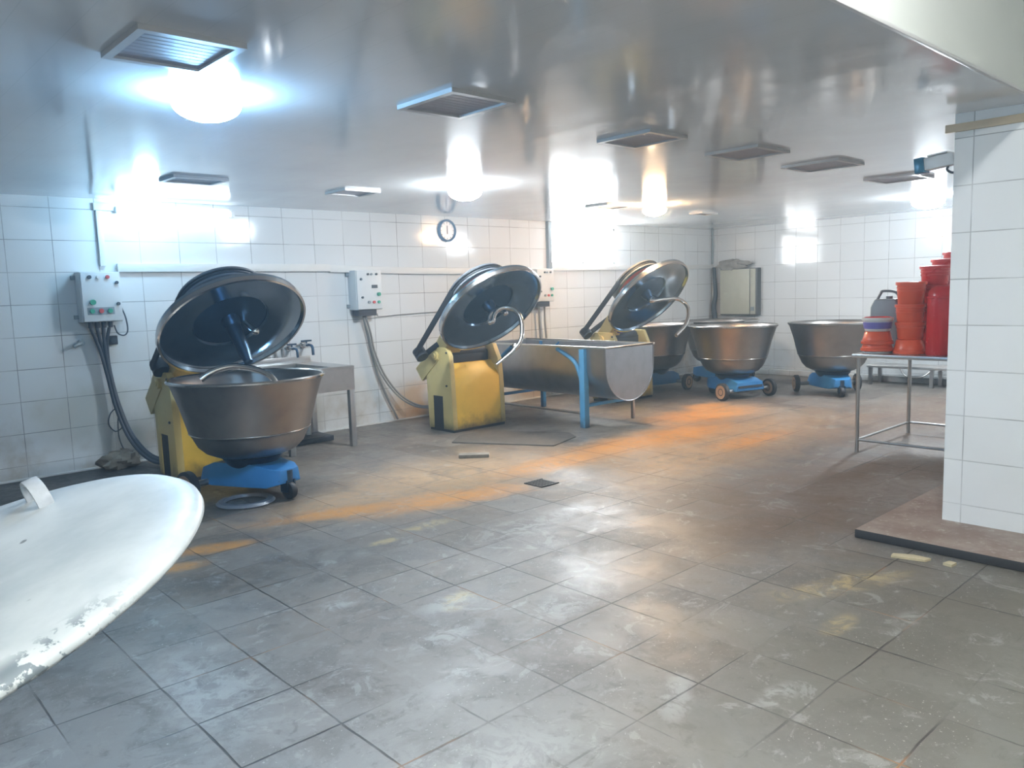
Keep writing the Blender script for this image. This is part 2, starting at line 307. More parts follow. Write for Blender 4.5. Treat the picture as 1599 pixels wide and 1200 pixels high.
# ------------------------------------------------------------------ mesh helpers
class MB:
    def __init__(s): s.v = []; s.f = []
    def add(s, vs, fs, T=None):
        k = len(s.v)
        for p in vs:
            p = V(p)
            s.v.append(T @ p if T is not None else p)
        s.f += [tuple(i + k for i in f) for f in fs]
        return s
    def box(s, lo, hi, T=None):
        (a, b, c), (d, e, g) = lo, hi
        vs = [(a, b, c), (d, b, c), (d, e, c), (a, e, c), (a, b, g), (d, b, g), (d, e, g), (a, e, g)]
        return s.add(vs, [(3, 2, 1, 0), (4, 5, 6, 7), (0, 1, 5, 4), (1, 2, 6, 5), (2, 3, 7, 6), (3, 0, 4, 7)], T)
    def prism(s, poly, axis, t0, t1, T=None):
        n = len(poly)
        def pt(p, t):
            return (t, p[0], p[1]) if axis == 'X' else ((p[0], t, p[1]) if axis == 'Y' else (p[0], p[1], t))
        vs = [pt(p, t0) for p in poly] + [pt(p, t1) for p in poly]
        fs = [tuple(range(n - 1, -1, -1)), tuple(range(n, 2 * n))] + [(i, (i + 1) % n, n + (i + 1) % n, n + i) for i in range(n)]
        return s.add(vs, fs, T)
    def lathe(s, prof, n=64, T=None, closed=False):
        vs = []; fs = []; rings = []
        for r, z in prof:
            if r < 1e-6: rings.append([len(vs)]); vs.append((0, 0, z))
            else:
                rings.append(list(range(len(vs), len(vs) + n)))
                vs += [(r * math.cos(2 * PI * i / n), r * math.sin(2 * PI * i / n), z) for i in range(n)]
        pairs = list(zip(rings, rings[1:])) + ([(rings[-1], rings[0])] if closed else [])
        for A, B in pairs:
            if len(A) == 1 and len(B) == 1: continue
            for i in range(n):
                j = (i + 1) % n
                if len(A) == 1: fs.append((A[0], B[j], B[i]))
                elif len(B) == 1: fs.append((A[i], A[j], B[0]))
                else: fs.append((A[i], A[j], B[j], B[i]))
        return s.add(vs, fs, T)
    def cyl(s, p0, p1, r, n=20, r1=None, T=None):
        p0, p1 = V(p0), V(p1); d = p1 - p0
        Q = Matrix.Translation(p0) @ d.to_track_quat('Z', 'Y').to_matrix().to_4x4()
        if T is not None: Q = T @ Q
        r1 = r if r1 is None else r1
        return s.lathe([(0, 0), (r, 0), (r1, d.length), (0, d.length)], n, Q)
    def tube(s, pts, r, n=12, T=None, smooth=8, flat=1.0):
        pts = [V(p) for p in pts]
        if smooth and len(pts) > 2:
            e = [2 * pts[0] - pts[1]] + pts + [2 * pts[-1] - pts[-2]]; q = []
            for i in range(1, len(e) - 2):
                for k in range(smooth):
                    t = k / smooth; a, b, c, d = e[i - 1:i + 3]
                    q.append(.5 * ((2 * b) + (c - a) * t + (2 * a - 5 * b + 4 * c - d) * t * t + (3 * b - a - 3 * c + d) * t ** 3))
            q.append(pts[-1]); pts = q
        m = len(pts); up = None; vs = []; fs = []
        for i, p in enumerate(pts):
            d = (pts[min(i + 1, m - 1)] - pts[max(i - 1, 0)]).normalized()
            if up is None:
                up = d.orthogonal().normalized()
            up = (up - d * up.dot(d)).normalized(); sd = d.cross(up)
            rr = r if not isinstance(r, (list, tuple)) else r[0] + (r[1] - r[0]) * i / (m - 1)
            vs += [p + (up * math.cos(2 * PI * k / n) * flat + sd * math.sin(2 * PI * k / n)) * rr for k in range(n)]
        for i in range(m - 1):
            for k in range(n):
                a, b = i * n + k, i * n + (k + 1) % n
                fs.append((a, b, b + n, a + n))
        fs += [tuple(range(n - 1, -1, -1)), tuple(range((m - 1) * n, m * n))]
        return s.add(vs, fs, T)
    def ball(s, c, r, n=24, T=None, sz=1.0):
        prof = [(abs(r * math.sin(PI * i / (n // 2))) if 0 < i < n // 2 else 0, -r * sz * math.cos(PI * i / (n // 2))) for i in range(n // 2 + 1)]
        Q = Matrix.Translation(V(c)); Q = T @ Q if T is not None else Q
        return s.lathe(prof, n, Q)
    def blob(s, c, size, seed=0, n=20, amp=.25, T=None):
        rnd = random.Random(seed); ph = [(rnd.uniform(2, 6), rnd.uniform(2, 6), rnd.uniform(0, 6)) for _ in range(5)]
        vs = []; fs = []; m = n // 2
        for i in range(m + 1):
            th = PI * i / m
            for k in range(n):
                a = 2 * PI * k / n
                d = 1 + sum(amp / 5 * math.sin(p[0] * th + p[2]) * math.cos(round(p[1]) * a + p[2]) for p in ph) * 2
                vs.append((c[0] + size[0] * d * math.sin(th) * math.cos(a), c[1] + size[1] * d * math.sin(th) * math.sin(a), c[2] + size[2] * d * math.cos(th)))
        for i in range(m):
            for k in range(n):
                fs.append((i * n + k, (i + 1) * n + k, (i + 1) * n + (k + 1) % n, i * n + (k + 1) % n))
        return s.add(vs, fs, T)
    def build(s, name, mat, parent=None, origin=(0, 0, 0), bevel=0, ang=38, seg=2):
        o_ = V(origin)
        me = bpy.data.meshes.new(name)
        me.from_pydata([tuple(p - o_) for p in s.v], [], s.f)
        bm = bmesh.new(); bm.from_mesh(me)
        bmesh.ops.remove_doubles(bm, verts=bm.verts, dist=1e-6)
        bmesh.ops.recalc_face_normals(bm, faces=bm.faces)
        if bevel:
            ed = [e for e in bm.edges if len(e.link_faces) == 2 and e.calc_face_angle(0) > math.radians(ang)]
            bmesh.ops.bevel(bm, geom=ed, offset=bevel, segments=seg, affect='EDGES', profile=.6, clamp_overlap=True)
        bm.to_mesh(me); bm.free()
        for p in me.polygons: p.use_smooth = True
        me.set_sharp_from_angle(angle=math.radians(ang))
        me.materials.append(M[mat])
        ob = bpy.data.objects.new(name, me); COL.objects.link(ob)
        if parent is not None: ob.parent = parent
        else: ob.location = o_
        return ob

def tag(o, label, cat, group=None):
    o['label'] = label; o['category'] = cat
    if group: o['group'] = group
    return o
def thing(name, label, cat, loc=(0, 0, 0), rotz=0, group=None):
    o = bpy.data.objects.new(name, None); COL.objects.link(o)
    o.empty_display_size = .1; o.location = loc; o.rotation_euler = (0, 0, rotz)
    return tag(o, label, cat, group)
def struct(o): o['kind'] = 'structure'; return o
def dup(root, loc, rotz, label, group=None, mats=None):
    r = root.copy(); COL.objects.link(r); r.location = loc; r.rotation_euler = (0, 0, rotz); r['label'] = label
    if group: r['group'] = group
    for ch in list(root.children):
        c = ch.copy(); COL.objects.link(c); c.parent = r
        for g in list(ch.children):
            d = g.copy(); COL.objects.link(d); d.parent = c
    return r

# ------------------------------------------------------------------ the room
W, LB, H = 8.51, 13.04, 2.655          # left wall plane, back wall plane, ceiling height
XMIN, YH, YS = -2.6, 1.355, -2.6        # wall behind, edge of the lower ceiling, far side of the hall
PX, PY = 5.44, 1.812                   # pillar face and its free edge
HT = 3.62                              # hall ceiling
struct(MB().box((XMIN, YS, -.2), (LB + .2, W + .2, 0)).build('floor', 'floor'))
HE = 2.618                             # the ceiling sags a little towards its open edge
struct(MB().prism([(YH + .004, HE), (3.0, H), (W + .2, H), (W + .2, H + .14), (YH + .004, H + .14)], 'X', XMIN, LB + .2).build('ceiling', 'ceiling', ang=5))
wx0, wx1, wz0, wz1 = 8.70, 10.26, 2.015, 2.60
wl = MB()
wl.box((XMIN, W, 0), (wx0, W + .2, H)); wl.box((wx1, W, 0), (LB + .2, W + .2, H))
wl.box((wx0, W, 0), (wx1, W + .2, wz0)); wl.box((wx0, W, wz1), (wx1, W + .2, H))
struct(wl.build('wall_left', 'tile_left'))
struct(MB().box((LB, YH, 0), (LB + .2, W, H)).build('wall_back', 'tile_back'))
pw = MB().box((PX, YS, 0), (PX + .3, PY, H)); pw.box((PX, YS, H), (PX + .3, YH - .001, HT))
struct(pw.build('wall_right', 'tile_pillar'))
struct(MB().box((PX + .3, YH - .12, 0), (LB, YH, H)).build('wall_side', 'tile_back'))
struct(MB().box((XMIN - .2, YS, 0), (XMIN, W, HT)).build('wall_front', 'upper'))
struct(MB().box((XMIN, YS - .2, 0), (PX + .3, YS, HT)).build('wall_hall', 'upper'))
struct(MB().box((XMIN, YS, HT), (PX + .3, YH + .14, HT + .1)).build('ceiling_hall', 'upper'))
fa = MB().box((XMIN, YH, HE + .004), (PX + .3, YH + .14, HT))
struct(fa.build('wall_fascia', 'upper'))
struct(MB().box((XMIN, YH - .008, HE - .006), (PX, YH + .010, HE + .010)).build('trim_ceiling_edge', 'vent_frame', bevel=.003))
struct(MB().box((4.88, YS, 0), (LB - 3.5, 2.14, .058)).build('floor_platform', 'platform', bevel=.012))
bb = MB().box((12.86, YH, 0), (LB, W, .10)); struct(bb.build('baseboard_back', 'tile_back', bevel=.02))
struct(MB().box((XMIN, W - .02, 0), (LB - .2, W, .022)).build('baseboard_left', 'pvc', bevel=.006))
struct(MB().box((PX - .022, YS, 2.517), (PX, PY + .05, 2.565)).build('trim_pillar', 'wood', bevel=.004))

# window with daylight in the left wall
wf = MB()
for a, b in (((wx0, W + .06, wz0), (wx0 + .035, W + .12, wz1)), ((wx1 - .035, W + .06, wz0), (wx1, W + .12, wz1)),
             ((wx0, W + .06, wz0), (wx1, W + .12, wz0 + .035)), ((wx0, W + .06, wz1 - .035), (wx1, W + .12, wz1)),
             (((wx0 + wx1) / 2 - .015, W + .06, wz0), ((wx0 + wx1) / 2 + .015, W + .12, wz1))):
    wf.box(a, b)
win = struct(wf.build('window_1', 'white_plastic'))
MB().box((wx0, W + .10, wz0), (wx1, W + .11, wz1)).build('pane', 'daylight', win)

# ------------------------------------------------------------------ ceiling fittings
def vent(x, y, sx, sy, label, dz=.0):
    t = thing('ceiling_vent', label, 'vent', (x, y, H), 0, 'square ceiling vents')
    f = MB(); w = .035
    for lo, hi in (((-sx / 2, -sy / 2), (sx / 2, -sy / 2 + w)), ((-sx / 2, sy / 2 - w), (sx / 2, sy / 2)),
                   ((-sx / 2, -sy / 2 + w), (-sx / 2 + w, sy / 2 - w)), ((sx / 2 - w, -sy / 2 + w), (sx / 2, sy / 2 - w))):
        f.box((*lo, -.022), (*hi, 0))
    f.build('frame', 'vent_frame', t)
    p = MB().box((-sx / 2 + w, -sy / 2 + w, -.010), (sx / 2 - w, sy / 2 - w, -.002))
    for k in range(9):
        yy = -sy / 2 + w + (sy - 2 * w) * (k + .5) / 9
        p.box((-sx / 2 + w, yy - .012, -.0106), (sx / 2 - w, yy + .012, -.010))
    p.build('louvre_panel', 'vent_panel', t)
for a in ((1.28, 3.37, .42, .46, 'square ceiling vent just above the largest cold lamp'),
          (2.80, 3.43, .44, .48, 'square ceiling vent with pale raised frame, second along the row from the big lamp'),
          (4.49, 3.49, .42, .46, 'square ceiling vent third along the row, above the trough'),
          (5.67, 3.38, .48, .46, 'dark square ceiling vent fourth along the row, above the wheeled bowls'),
          (6.88, 3.36, .50, .52, 'dark square ceiling vent fifth along the row, next to last'),
          (8.49, 3.34, .52, .50, 'dark square ceiling vent at the end of the row beside the security camera'),
          (2.67, 6.80, .46, .34, 'flat ceiling vent above the wall tube lamp'),
          (4.26, 6.88, .40, .38, 'flat ceiling vent above the second control box'),
          (7.75, 6.55, .50, .36, 'flat ceiling vent beside the warm lamp'),
          (9.85, 6.57, .40, .22, 'thin ceiling vent near the far room corner')):
    vent(*a)

def globe(x, y, r, drop, mat, label, sz=.5):
    t = thing('ceiling_lamp', label, 'lamp', (x, y, H), 0, 'bare ceiling lamps')
    MB().lathe([(0, 0), (.075, 0), (.075, -.012), (.03, -.018), (.026, -drop), (0, -drop)], 24).build('socket', 'white_plastic', t)
    MB().ball((0, 0, -drop), r, 28, sz=sz).build('bulb', mat, t)
globe(1.66, 3.99, .165, .055, 'lamp_cold', 'largest cold white ceiling lamp, near the camera on the left')
globe(4.90, 5.92, .160, .075, 'lamp_neutral', 'cool white ceiling lamp hanging above the clock')
globe(8.20, 6.19, .150, .07, 'lamp_warm', 'warm orange-white ceiling lamp right of the bright window')
globe(10.65, 3.83, .190, .075, 'lamp_neutral', 'white ceiling lamp below the security camera by the pillar')
globe(2.66, 7.90, .115, .13, 'lamp_glare', 'cold lamp glaring in front of the wall tube', .92)

# fluorescent tube on the left wall
t = thing('tube_lamp', 'horizontal fluorescent tube lamp high on the left wall', 'lamp', (3.12, W, 2.56))
MB().box((-.60, -.045, -.005), (.60, 0, .05)).build('housing', 'white_plastic', t, bevel=.006)
MB().cyl((-.56, -.07, -.015), (.56, -.07, -.015), .020, 16).build('tube', 'tube_glow', t)
for x_ in (-.60, .56): MB().box((x_, -.09, -.04), (x_ + .04, -.02, .02)).build('end_cap', 'white_plastic', t)

# hall luminaire behind and above the camera
t = thing('hall_lamp', 'twin tube lamp hanging in the hall above the viewpoint', 'lamp', (1.9, .55, 3.40))
MB().box((-.65, -.09, .02), (.65, .09, .08)).build('housing', 'white_plastic', t, bevel=.008)
for s in (-1, 1):
    MB().cyl((-.6, s * .055, -.01), (.6, s * .055, -.01), .018, 14).build('tube', 'hall_tube', t)
    MB().cyl((s * .5, 0, .08), (s * .5, 0, HT - 3.40), .006, 8).build('hanger', 'rail', t)
t = thing('hall_lamp', 'second twin tube lamp farther back in the hall', 'lamp', (-1.0, -1.0, 3.40))
MB().box((-.65, -.09, .02), (.65, .09, .08)).build('housing', 'white_plastic', t, bevel=.008)
for s in (-1, 1):
    MB().cyl((-.6, s * .055, -.01), (.6, s * .055, -.01), .018, 14).build('tube', 'hall_tube', t)
    MB().cyl((s * .5, 0, .08), (s * .5, 0, HT - 3.40), .006, 8).build('hanger', 'rail', t)

# ------------------------------------------------------------------ clock
t = thing('wall_clock', 'round wall clock with blue-grey rim above the yellow mixer', 'clock', (6.69, W, 2.465))
TW = Matrix.Rotation(PI / 2, 4, 'X')
MB().lathe([(.125, 0), (.148, .0), (.150, .03), (.138, .042), (.122, .034), (.120, .02)], 48, TW).build('rim', 'clock_rim', t)
MB().lathe([(0, .018), (.124, .018), (.124, .0), (0, 0)], 48, TW).build('face', 'clock_face', t)
hd = MB().box((-.004, -.026, -.01), (.004, -.022, .065)); hd.build('minute_hand', 'knob', t)
MB().box((-.005, -.026, -.045), (.005, -.022, .01)).build('hour_hand', 'knob', t)
for k in range(12):
    MB().box((-.003, -.022, .095), (.003, -.018, .112), Matrix.Rotation(k * PI / 6, 4, 'Y')).build('hour_mark', 'knob', t)

# ------------------------------------------------------------------ trunking and conduits
def trunk(pts, hgt, dep, label, mat='pvc', name='cable_trunking'):
    b = MB()
    for (x0, z0), (x1, z1) in zip(pts, pts[1:]):
        b.add([(x0, W - dep, z0 - hgt / 2), (x1, W - dep, z1 - hgt / 2), (x1, W - dep, z1 + hgt / 2), (x0, W - dep, z0 + hgt / 2),
               (x0, W, z0 - hgt / 2), (x1, W, z1 - hgt / 2), (x1, W, z1 + hgt / 2), (x0, W, z0 + hgt / 2)],
              [(0, 1, 2, 3), (7, 6, 5, 4), (0, 4, 5, 1), (3, 2, 6, 7), (0, 3, 7, 4), (1, 5, 6, 2)])
    o = b.build(name, mat, None, (pts[0][0], W, pts[0][1]), bevel=.004)
    return tag(o, label, 'trunking')
trunk([(2.50, 1.985), (4.87, 1.975)], .085, .05, 'white cable trunking between the first and second control boxes')
trunk([(4.87, 1.965), (6.22, 1.93), (8.62, 1.91)], .085, .045, 'slightly sagging white cable trunking between second and third control boxes')
trunk([(8.66, 1.955), (LB - .02, 1.965)], .075, .04, 'grey white cable trunking below the bright window')
trunk([(2.33, 2.575), (2.52, 2.575)], .07, .045, 'short white trunking elbow left of the tube lamp')
def vtrunk(x, z0, z1, w, d, label, mat='pvc'):
    return tag(MB().box((x - w / 2, W - d, z0), (x + w / 2, W, z1)).build('conduit', mat, None, (x, W, z0), bevel=.004), label, 'conduit')
vtrunk(2.375, 2.0, 2.54, .055, .04, 'vertical white conduit rising from the first control box')
vtrunk(8.62, 1.955, H, .07, .06, 'vertical grey conduit along the left edge of bright window', 'grey_plastic')
tag(MB().cyl((LB - .03, W - .03, 2.02), (LB - .03, W - .03, H), .018, 12).build('conduit', 'grey_plastic', None, (LB - .03, W - .03, 2.02)), 'thin grey conduit in the far room corner', 'conduit')

# ------------------------------------------------------------------ control boxes and their cables
def control_box(x, label, kind):
    t = thing('control_box', label, 'control box', (x, W, 1.46), 0, 'control boxes on the left wall')
    w, h, d = .36, .48, .20
    MB().box((-w / 2, -d + .02, 0), (w / 2, 0, h)).build('enclosure', 'box_grey', t, bevel=.006)
    dr = MB().box((-w / 2 + .006, -d, .006), (w / 2 - .006, -d + .02, h - .006)).build('door', 'box_grey', t, bevel=.004)
    def btn(px, pz, r, mat, nm='button', dep=.018):
        MB().cyl((px, -d, pz), (px, -d - dep, pz), r, 16).build(nm, mat, t)
    if kind == 0:
        for px, m in ((-.10, 'knob'), (-.02, 'white_plastic'), (.06, 'red_button')): btn(px, .43, .018, m, 'indicator')
        btn(.14, .375, .016, 'knob', 'lock'); btn(.14, .17, .016, 'knob', 'lock')
        btn(-.09, .19, .026, 'green', 'selector', .03)
        for px, m in ((-.10, 'green'), (-.02, 'red_button'), (.06, 'green')): btn(px, .105, .022, m)
        MB().box((-.14, -d - .004, .07), (.10, -d, .14)).build('button_plate', 'grey_plastic', t)
    else:
        for px, m in ((-.02, 'knob'), (.03, 'grey_plastic'), (.10, 'knob')): btn(px, .43, .014, m, 'indicator')
        btn(-.12, .37, .014, 'knob', 'lock'); btn(-.11, .15, .014, 'knob', 'lock')
        if kind == 1: MB().box((.03, -d - .008, .26), (.11, -d, .30)).build('display', 'knob', t)
        btn(.12, .185, .022, 'green', 'selector', .03)
        for px, m in ((-.02, 'grey_plastic'), (.05, 'red_button'), (.12, 'green')): btn(px, .09, .018, m)
    for z0 in (.03, h - .07): MB().box((-w / 2 - .035, -.03, z0), (-w / 2, 0, z0 + .04)).build('bracket', 'grey_plastic', t)
    gl = MB()
    for k in range(4): gl.cyl((-.10 + .06 * k, -.10, .0), (-.10 + .06 * k, -.10, -.06), .022, 12)
    if kind: gl.box((-.15, -.17, -.075), (.10, -.02, 0))
    gl.build('cable_gland', 'dark', t)
    return t
BOX = control_box(2.29, 'grey control box nearest the camera, above the large lid', 0)
control_box(5.31, 'grey control box with small display between sink and yellow mixer', 1)
control_box(8.36, 'grey control box half hidden behind the yellow mixer lid', 2)

def cable(name, pts, r, label, mat='cable', cat='cable', strands=((0, 0),)):
    b = MB()
    for dx, dz in strands:
        b.tube([(p[0] + dx, p[1], p[2] + dz) for p in pts], r, 8)
    o = b.build(name, mat, None, pts[0]); return tag(o, label, cat)
p0 = [(2.25, 8.41, 1.40), (2.28, 8.42, 1.20), (2.31, 8.42, .95), (2.36, 8.40, .60), (2.44, 8.32, .28), (2.55, 8.15, .08), (2.66, 7.9, .05), (2.75, 7.66, .10)]
for k, nm in enumerate(('leftmost', 'second', 'third', 'rightmost')):
    dx = .055 * k - .06
    pts = [(p0[0][0] + dx, 8.41, 1.40)] + [(p[0] + dx * max(.22, .75 - .28 * i), p[1] + .01 * (k % 2), p[2] + .012 * k) for i, p in enumerate(p0[1:], 1)]
    MB().tube(pts, .016, 8).build('power_cable', 'cable', BOX, tuple(BOX.location))
cable('thin_cable', [(2.40, 8.40, 1.42), (2.43, 8.41, 1.34), (2.49, 8.42, 1.315), (2.53, 8.43, 1.36), (2.53, 8.45, 1.48), (2.50, 8.47, 1.60)], .007, 'thin dark looped wire at the right of first control box', 'cable', 'wire')
cable('thin_cable', [(2.38, 8.40, .62), (2.30, 8.42, .55), (2.28, 8.44, .44), (2.34, 8.44, .36), (2.41, 8.42, .42), (2.37, 8.42, .52), (2.36, 8.43, .30), (2.40, 8.41, .14)], .006, 'tangled thin wire low on the wall beside the thick cables', 'cable', 'wire')
t = thing('wall_socket', 'dark wall socket just below the first control box', 'socket', (2.40, W, 1.27))
MB().box((-.04, -.05, -.045), (.04, 0, .045)).build('housing', 'dark', t, bevel=.008); MB().cyl((0, -.05, 0), (0, -.06, 0), .028, 16).build('outlet', 'knob', t)
t = thing('wall_hook', 'round grey fitting on the wall left of the cables', 'fitting', (2.11, W, 1.26))
MB().cyl((0, 0, 0), (0, -.05, 0), .03, 16).build('flange', 'grey_plastic', t); MB().tube([(0, -.04, 0), (-.04, -.07, -.01), (-.08, -.08, -.03)], .018, 10).build('spout', 'grey_plastic', t)
tag(MB().blob((2.34, 8.36, .075), (.17, .11, .085), 3, 22, .5).build('rubble_heap', 'rubble', None, (2.34, 8.36, 0)), 'brown rubble heap at the wall foot below first control box', 'rubble')
cable('power_cable', [(5.26, 8.41, 1.38), (5.33, 8.42, 1.15), (5.38, 8.42, .90), (5.50, 8.40, .60), (5.68, 8.34, .34), (5.85, 8.2, .20), (5.95, 7.95, .20), (5.95, 7.64, .25)], .013, 'grey cable pair drooping from second control box to yellow mixer', 'cable_grey', 'cable', ((0, 0), (.03, .015)))
cable('conduit_pipe', [(5.28, 8.44, 1.38), (5.34, 8.45, 1.10), (5.42, 8.46, .75), (5.54, 8.46, .42), (5.73, 8.46, .03)], .014, 'pale grey pipe slanting from second control box to the floor', 'cable_grey', 'pipe')
cable('thin_cable', [(5.47, 8.42, 1.40), (5.55, 8.48, 1.365), (5.9, 8.49, 1.375), (6.51, 8.49, 1.385), (7.2, 8.49, 1.38)], .005, 'thin wire running right along the wall from second control box', 'cable_grey', 'wire')
cable('power_cable', [(8.30, 8.41, 1.38), (8.32, 8.42, 1.05), (8.38, 8.42, .6), (8.50, 8.36, .2), (8.75, 8.1, .05), (8.95, 7.66, .08)], .015, 'left grey cable hanging below third control box', 'cable_grey')
cable('power_cable', [(8.42, 8.41, 1.38), (8.44, 8.42, 1.05), (8.52, 8.42, .6), (8.68, 8.36, .2), (8.9, 8.1, .05), (9.05, 7.66, .10)], .015, 'right grey cable hanging below third control box', 'cable_grey')

# ------------------------------------------------------------------ dough mixers
def mixer(X0, c, n, R, hook, phi, mot, label, web, hook_end=None, shaft=0):
    Y0 = 7.17
    root = thing('dough_mixer', label, 'mixer', (X0 + .41, 7.4, 0), 0, 'tilting head dough mixers along the left wall')
    O = V((X0 + .41, 7.4, 0)); c = V(c); n = V(n).normalized(); z = -n; x = V((1, 0, 0)); y = z.cross(x)
    T = Matrix((( x.x, y.x, z.x, c.x), (x.y, y.y, z.y, c.y), (x.z, y.z, z.z, c.z), (0, 0, 0, 1)))
    B = lambda mb, nm, mat, par=root, **k: mb.build(nm, mat, par, O, **k)
    def P(poly, t0, t1): return MB().prism(poly, 'X', t0, t1)
    ck = [(Y0, .03), (7.36, .03), (7.36, .42), (7.55, .42), (7.55, .03), (7.64, .03), (7.67, .92), (7.58, 1.0), (7.27, 1.0), (7.21, .9), (7.19, .62)]
    B(P(ck, X0, X0 + .065), 'side_cheek', 'lit_yellow', bevel=.006)
    ck2 = [(Y0, .03), (7.64, .03), (7.67, .92), (7.58, 1.0), (7.30, 1.0), (7.21, .82), (7.19, .62)]
    B(P(ck2, X0 + .755, X0 + .82), 'side_cheek', 'lit_yellow', bevel=.006)
    fp = P([(Y0 + .004, .03), (7.5, .03), (7.5, .80), (7.33, .80), (7.195, .62)], X0 + .064, X0 + .756)
    B(fp, 'front_cover', 'yellow', bevel=.008)
    B(MB().box((X0 + .09, 7.36, .80), (X0 + .73, 7.62, .93)).cyl((X0 + .12, 7.42, .93), (X0 + .70, 7.42, .93), .07, 18), 'motor', 'dark', bevel=.01)
    B(MB().box((X0 + .010, 7.361, .03), (X0 + .07, 7.549, .419)), 'slot_shade_fill', 'black')  # black filling in the notch paints the shade inside the slot
    B(MB().box((X0 + .01, Y0 + .01, 0), (X0 + .81, 7.63, .032)), 'plinth', 'black')
    B(MB().cyl((X0 - .03, 7.46, .90), (X0 + .07, 7.46, .90), .055, 24).cyl((X0 - .04, 7.46, .90), (X0 - .03, 7.46, .90), .03, 12), 'pivot_boss', 'lit_yellow', bevel=.004)
    B(MB().cyl((X0 - .012, 7.27, .55), (X0, 7.27, .55), .012, 10).cyl((X0 - .012, 7.25, .94), (X0, 7.25, .94), .012, 10), 'bolt', 'dark')
    # swinging arm and its tail
    a0 = V((X0 + .17, 7.52, .90)); a1 = c + z * .19 + x * (-.12)
    d = (a1 - a0); Q = Matrix.Translation(a0) @ d.to_track_quat('Z', 'X').to_matrix().to_4x4()
    am = MB(); L = d.length
    Rt = Matrix((( 1, 0, 0, 0), (0, 1, 0, 0), (0, 0, 1, 0), (0, 0, 0, 1)))
    dn = d.normalized(); sx = x; sy = dn.cross(sx).normalized(); sx = sy.cross(dn)
    Q = Matrix(((sx.x, sy.x, dn.x, a0.x), (sx.y, sy.y, dn.y, a0.y), (sx.z, sy.z, dn.z, a0.z), (0, 0, 0, 1)))
    am.box((-.13, -.09, -.05), (.13, .09, L), Q)
    B(am, 'swing_arm', 'lit_yellow', bevel=.01)
    b0 = V((X0 + .09, 7.46, .93)); b1 = V((X0 + .09, 7.87, .60)); e = (b1 - b0).normalized(); f = x.cross(e)
    Q2 = Matrix(((1, f.x, e.x, b0.x), (0, f.y, e.y, b0.y), (0, f.z, e.z, b0.z), (0, 0, 0, 1)))
    B(MB().box((-.10, -.095, .0), (-.06, .095, .44), Q2).box((-.06, -.085, .24), (.20, .085, .43), Q2), 'motor_mount', 'lit_yellow', bevel=.008)
    # bowl cover
    lid = MB().lathe([(0, .145), (.22, .14), (.30, .12), (R - .03, .075), (R + .004, .055), (R + .008, -.012), (R - .010, -.016), (R - .022, .012), (.32, .062), (.31, .095), (0, .097)], 96, T)
    lo = B(lid, 'bowl_cover', 'lid_steel', ang=50)
    B(MB().lathe([(0, .088), (.305, .088), (.305, .096), (0, .096)], 64, T), 'cover_recess', 'dark_steel', lo)
    B(MB().lathe([(R - .006, -.022), (R + .012, -.020), (R + .014, .02), (R + .004, .03)], 96, T), 'cover_rim', 'chrome', lo)
    B(MB().lathe([(0, .09), (.075, .09), (.07, .03), (.05, .0), (.05, -.04), (0, -.045)], 32, T), 'hub', 'dark_steel')
    B(MB().cyl((.13, .05, .10), (.17, .0, -.05), .026, 14, T=T).ball((.17, 0, -.055), .035, 16, T=T), 'grease_fitting', 'chrome')
    # gearbox and drive pulley above the cover
    B(MB().lathe([(0, .14), (.17, .14), (.16, .24), (.11, .27), (.07, .36), (0, .36)], 40, T), 'gearbox', 'dark_grey')
    pr = .37; Tp = T @ Matrix.Translation((0, 0, .31))
    pu = B(MB().lathe([(pr - .05, -.045), (pr, -.045), (pr, -.02), (pr - .012, -.012), (pr - .012, .012), (pr, .02), (pr, .045), (pr - .05, .045)], 72, Tp, closed=True), 'drive_pulley', 'dark_grey')
    B(MB().lathe([(0, -.012), (pr - .045, -.03), (pr - .045, .03), (0, .012)], 64, Tp), 'pulley_web', web, pu)
    mx, my = mot
    B(MB().cyl((mx, my, -.06), (mx, my, .06), .075, 24, T=Tp), 'motor_pulley', 'dark')
    ang = math.atan2(my, mx); dst = math.hypot(mx, my); off = math.acos((pr - .07) / dst)
    bl = MB()
    for s in (1, -1):
        a = ang + s * off
        for dz in (-.024, -.008, .008, .024):
            bl.tube([(pr * math.cos(a), pr * math.sin(a), dz), (mx + .075 * math.cos(a), my + .075 * math.sin(a), dz)], .013, 8, Tp, smooth=0)
        arc = [(pr * math.cos(a + s * (-0) - s * k * .0), pr * math.sin(a), 0) for k in range(1)]
    for dz in (-.016, .016):
        st = ang + off; sp = ang + 2 * PI - off
        bl.tube([((pr + .004) * math.cos(st + (sp - st) * k / 30), (pr + .004) * math.sin(st + (sp - st) * k / 30), dz) for k in range(31)], .010, 6, Tp, smooth=0)
    B(bl, 'drive_belt', 'black')
    # kneading hook
    ca, sa = math.cos(phi), math.sin(phi)
    pts = [(u * ca, u * sa, -w) for u, w in hook]
    hk = B(MB().tube(pts, [.030, .024], 14, T, smooth=10), 'kneading_hook', 'chrome')
    if shaft:
        B(MB().lathe([(0, .02), (.062, .0), (.05, -shaft + .10), (.035, -shaft), (0, -shaft - .01)], 24, T), 'hook_shaft', 'dark_steel')
    if hook_end:
        B(MB().tube([(u * ca, u * sa, -w) for u, w in hook_end], [.03, .018], 10, T, smooth=8, flat=.5), 'hook_blade', 'chrome', hk)
    return root
mixer(2.47, (2.79, 6.49, 1.40), (0, -.65, -.76), .607, [(-.40, .36), (-.31, .335), (-.21, .335), (-.12, .36), (-.04, .41), (.02, .455), (.07, .51), (.11, .57), (.13, .64), (.12, .72)], math.radians(-30), (-.33, .90),
      'dough mixer beside the sink with grey raised cover over a docked bowl', 'dark_grey', shaft=.37)
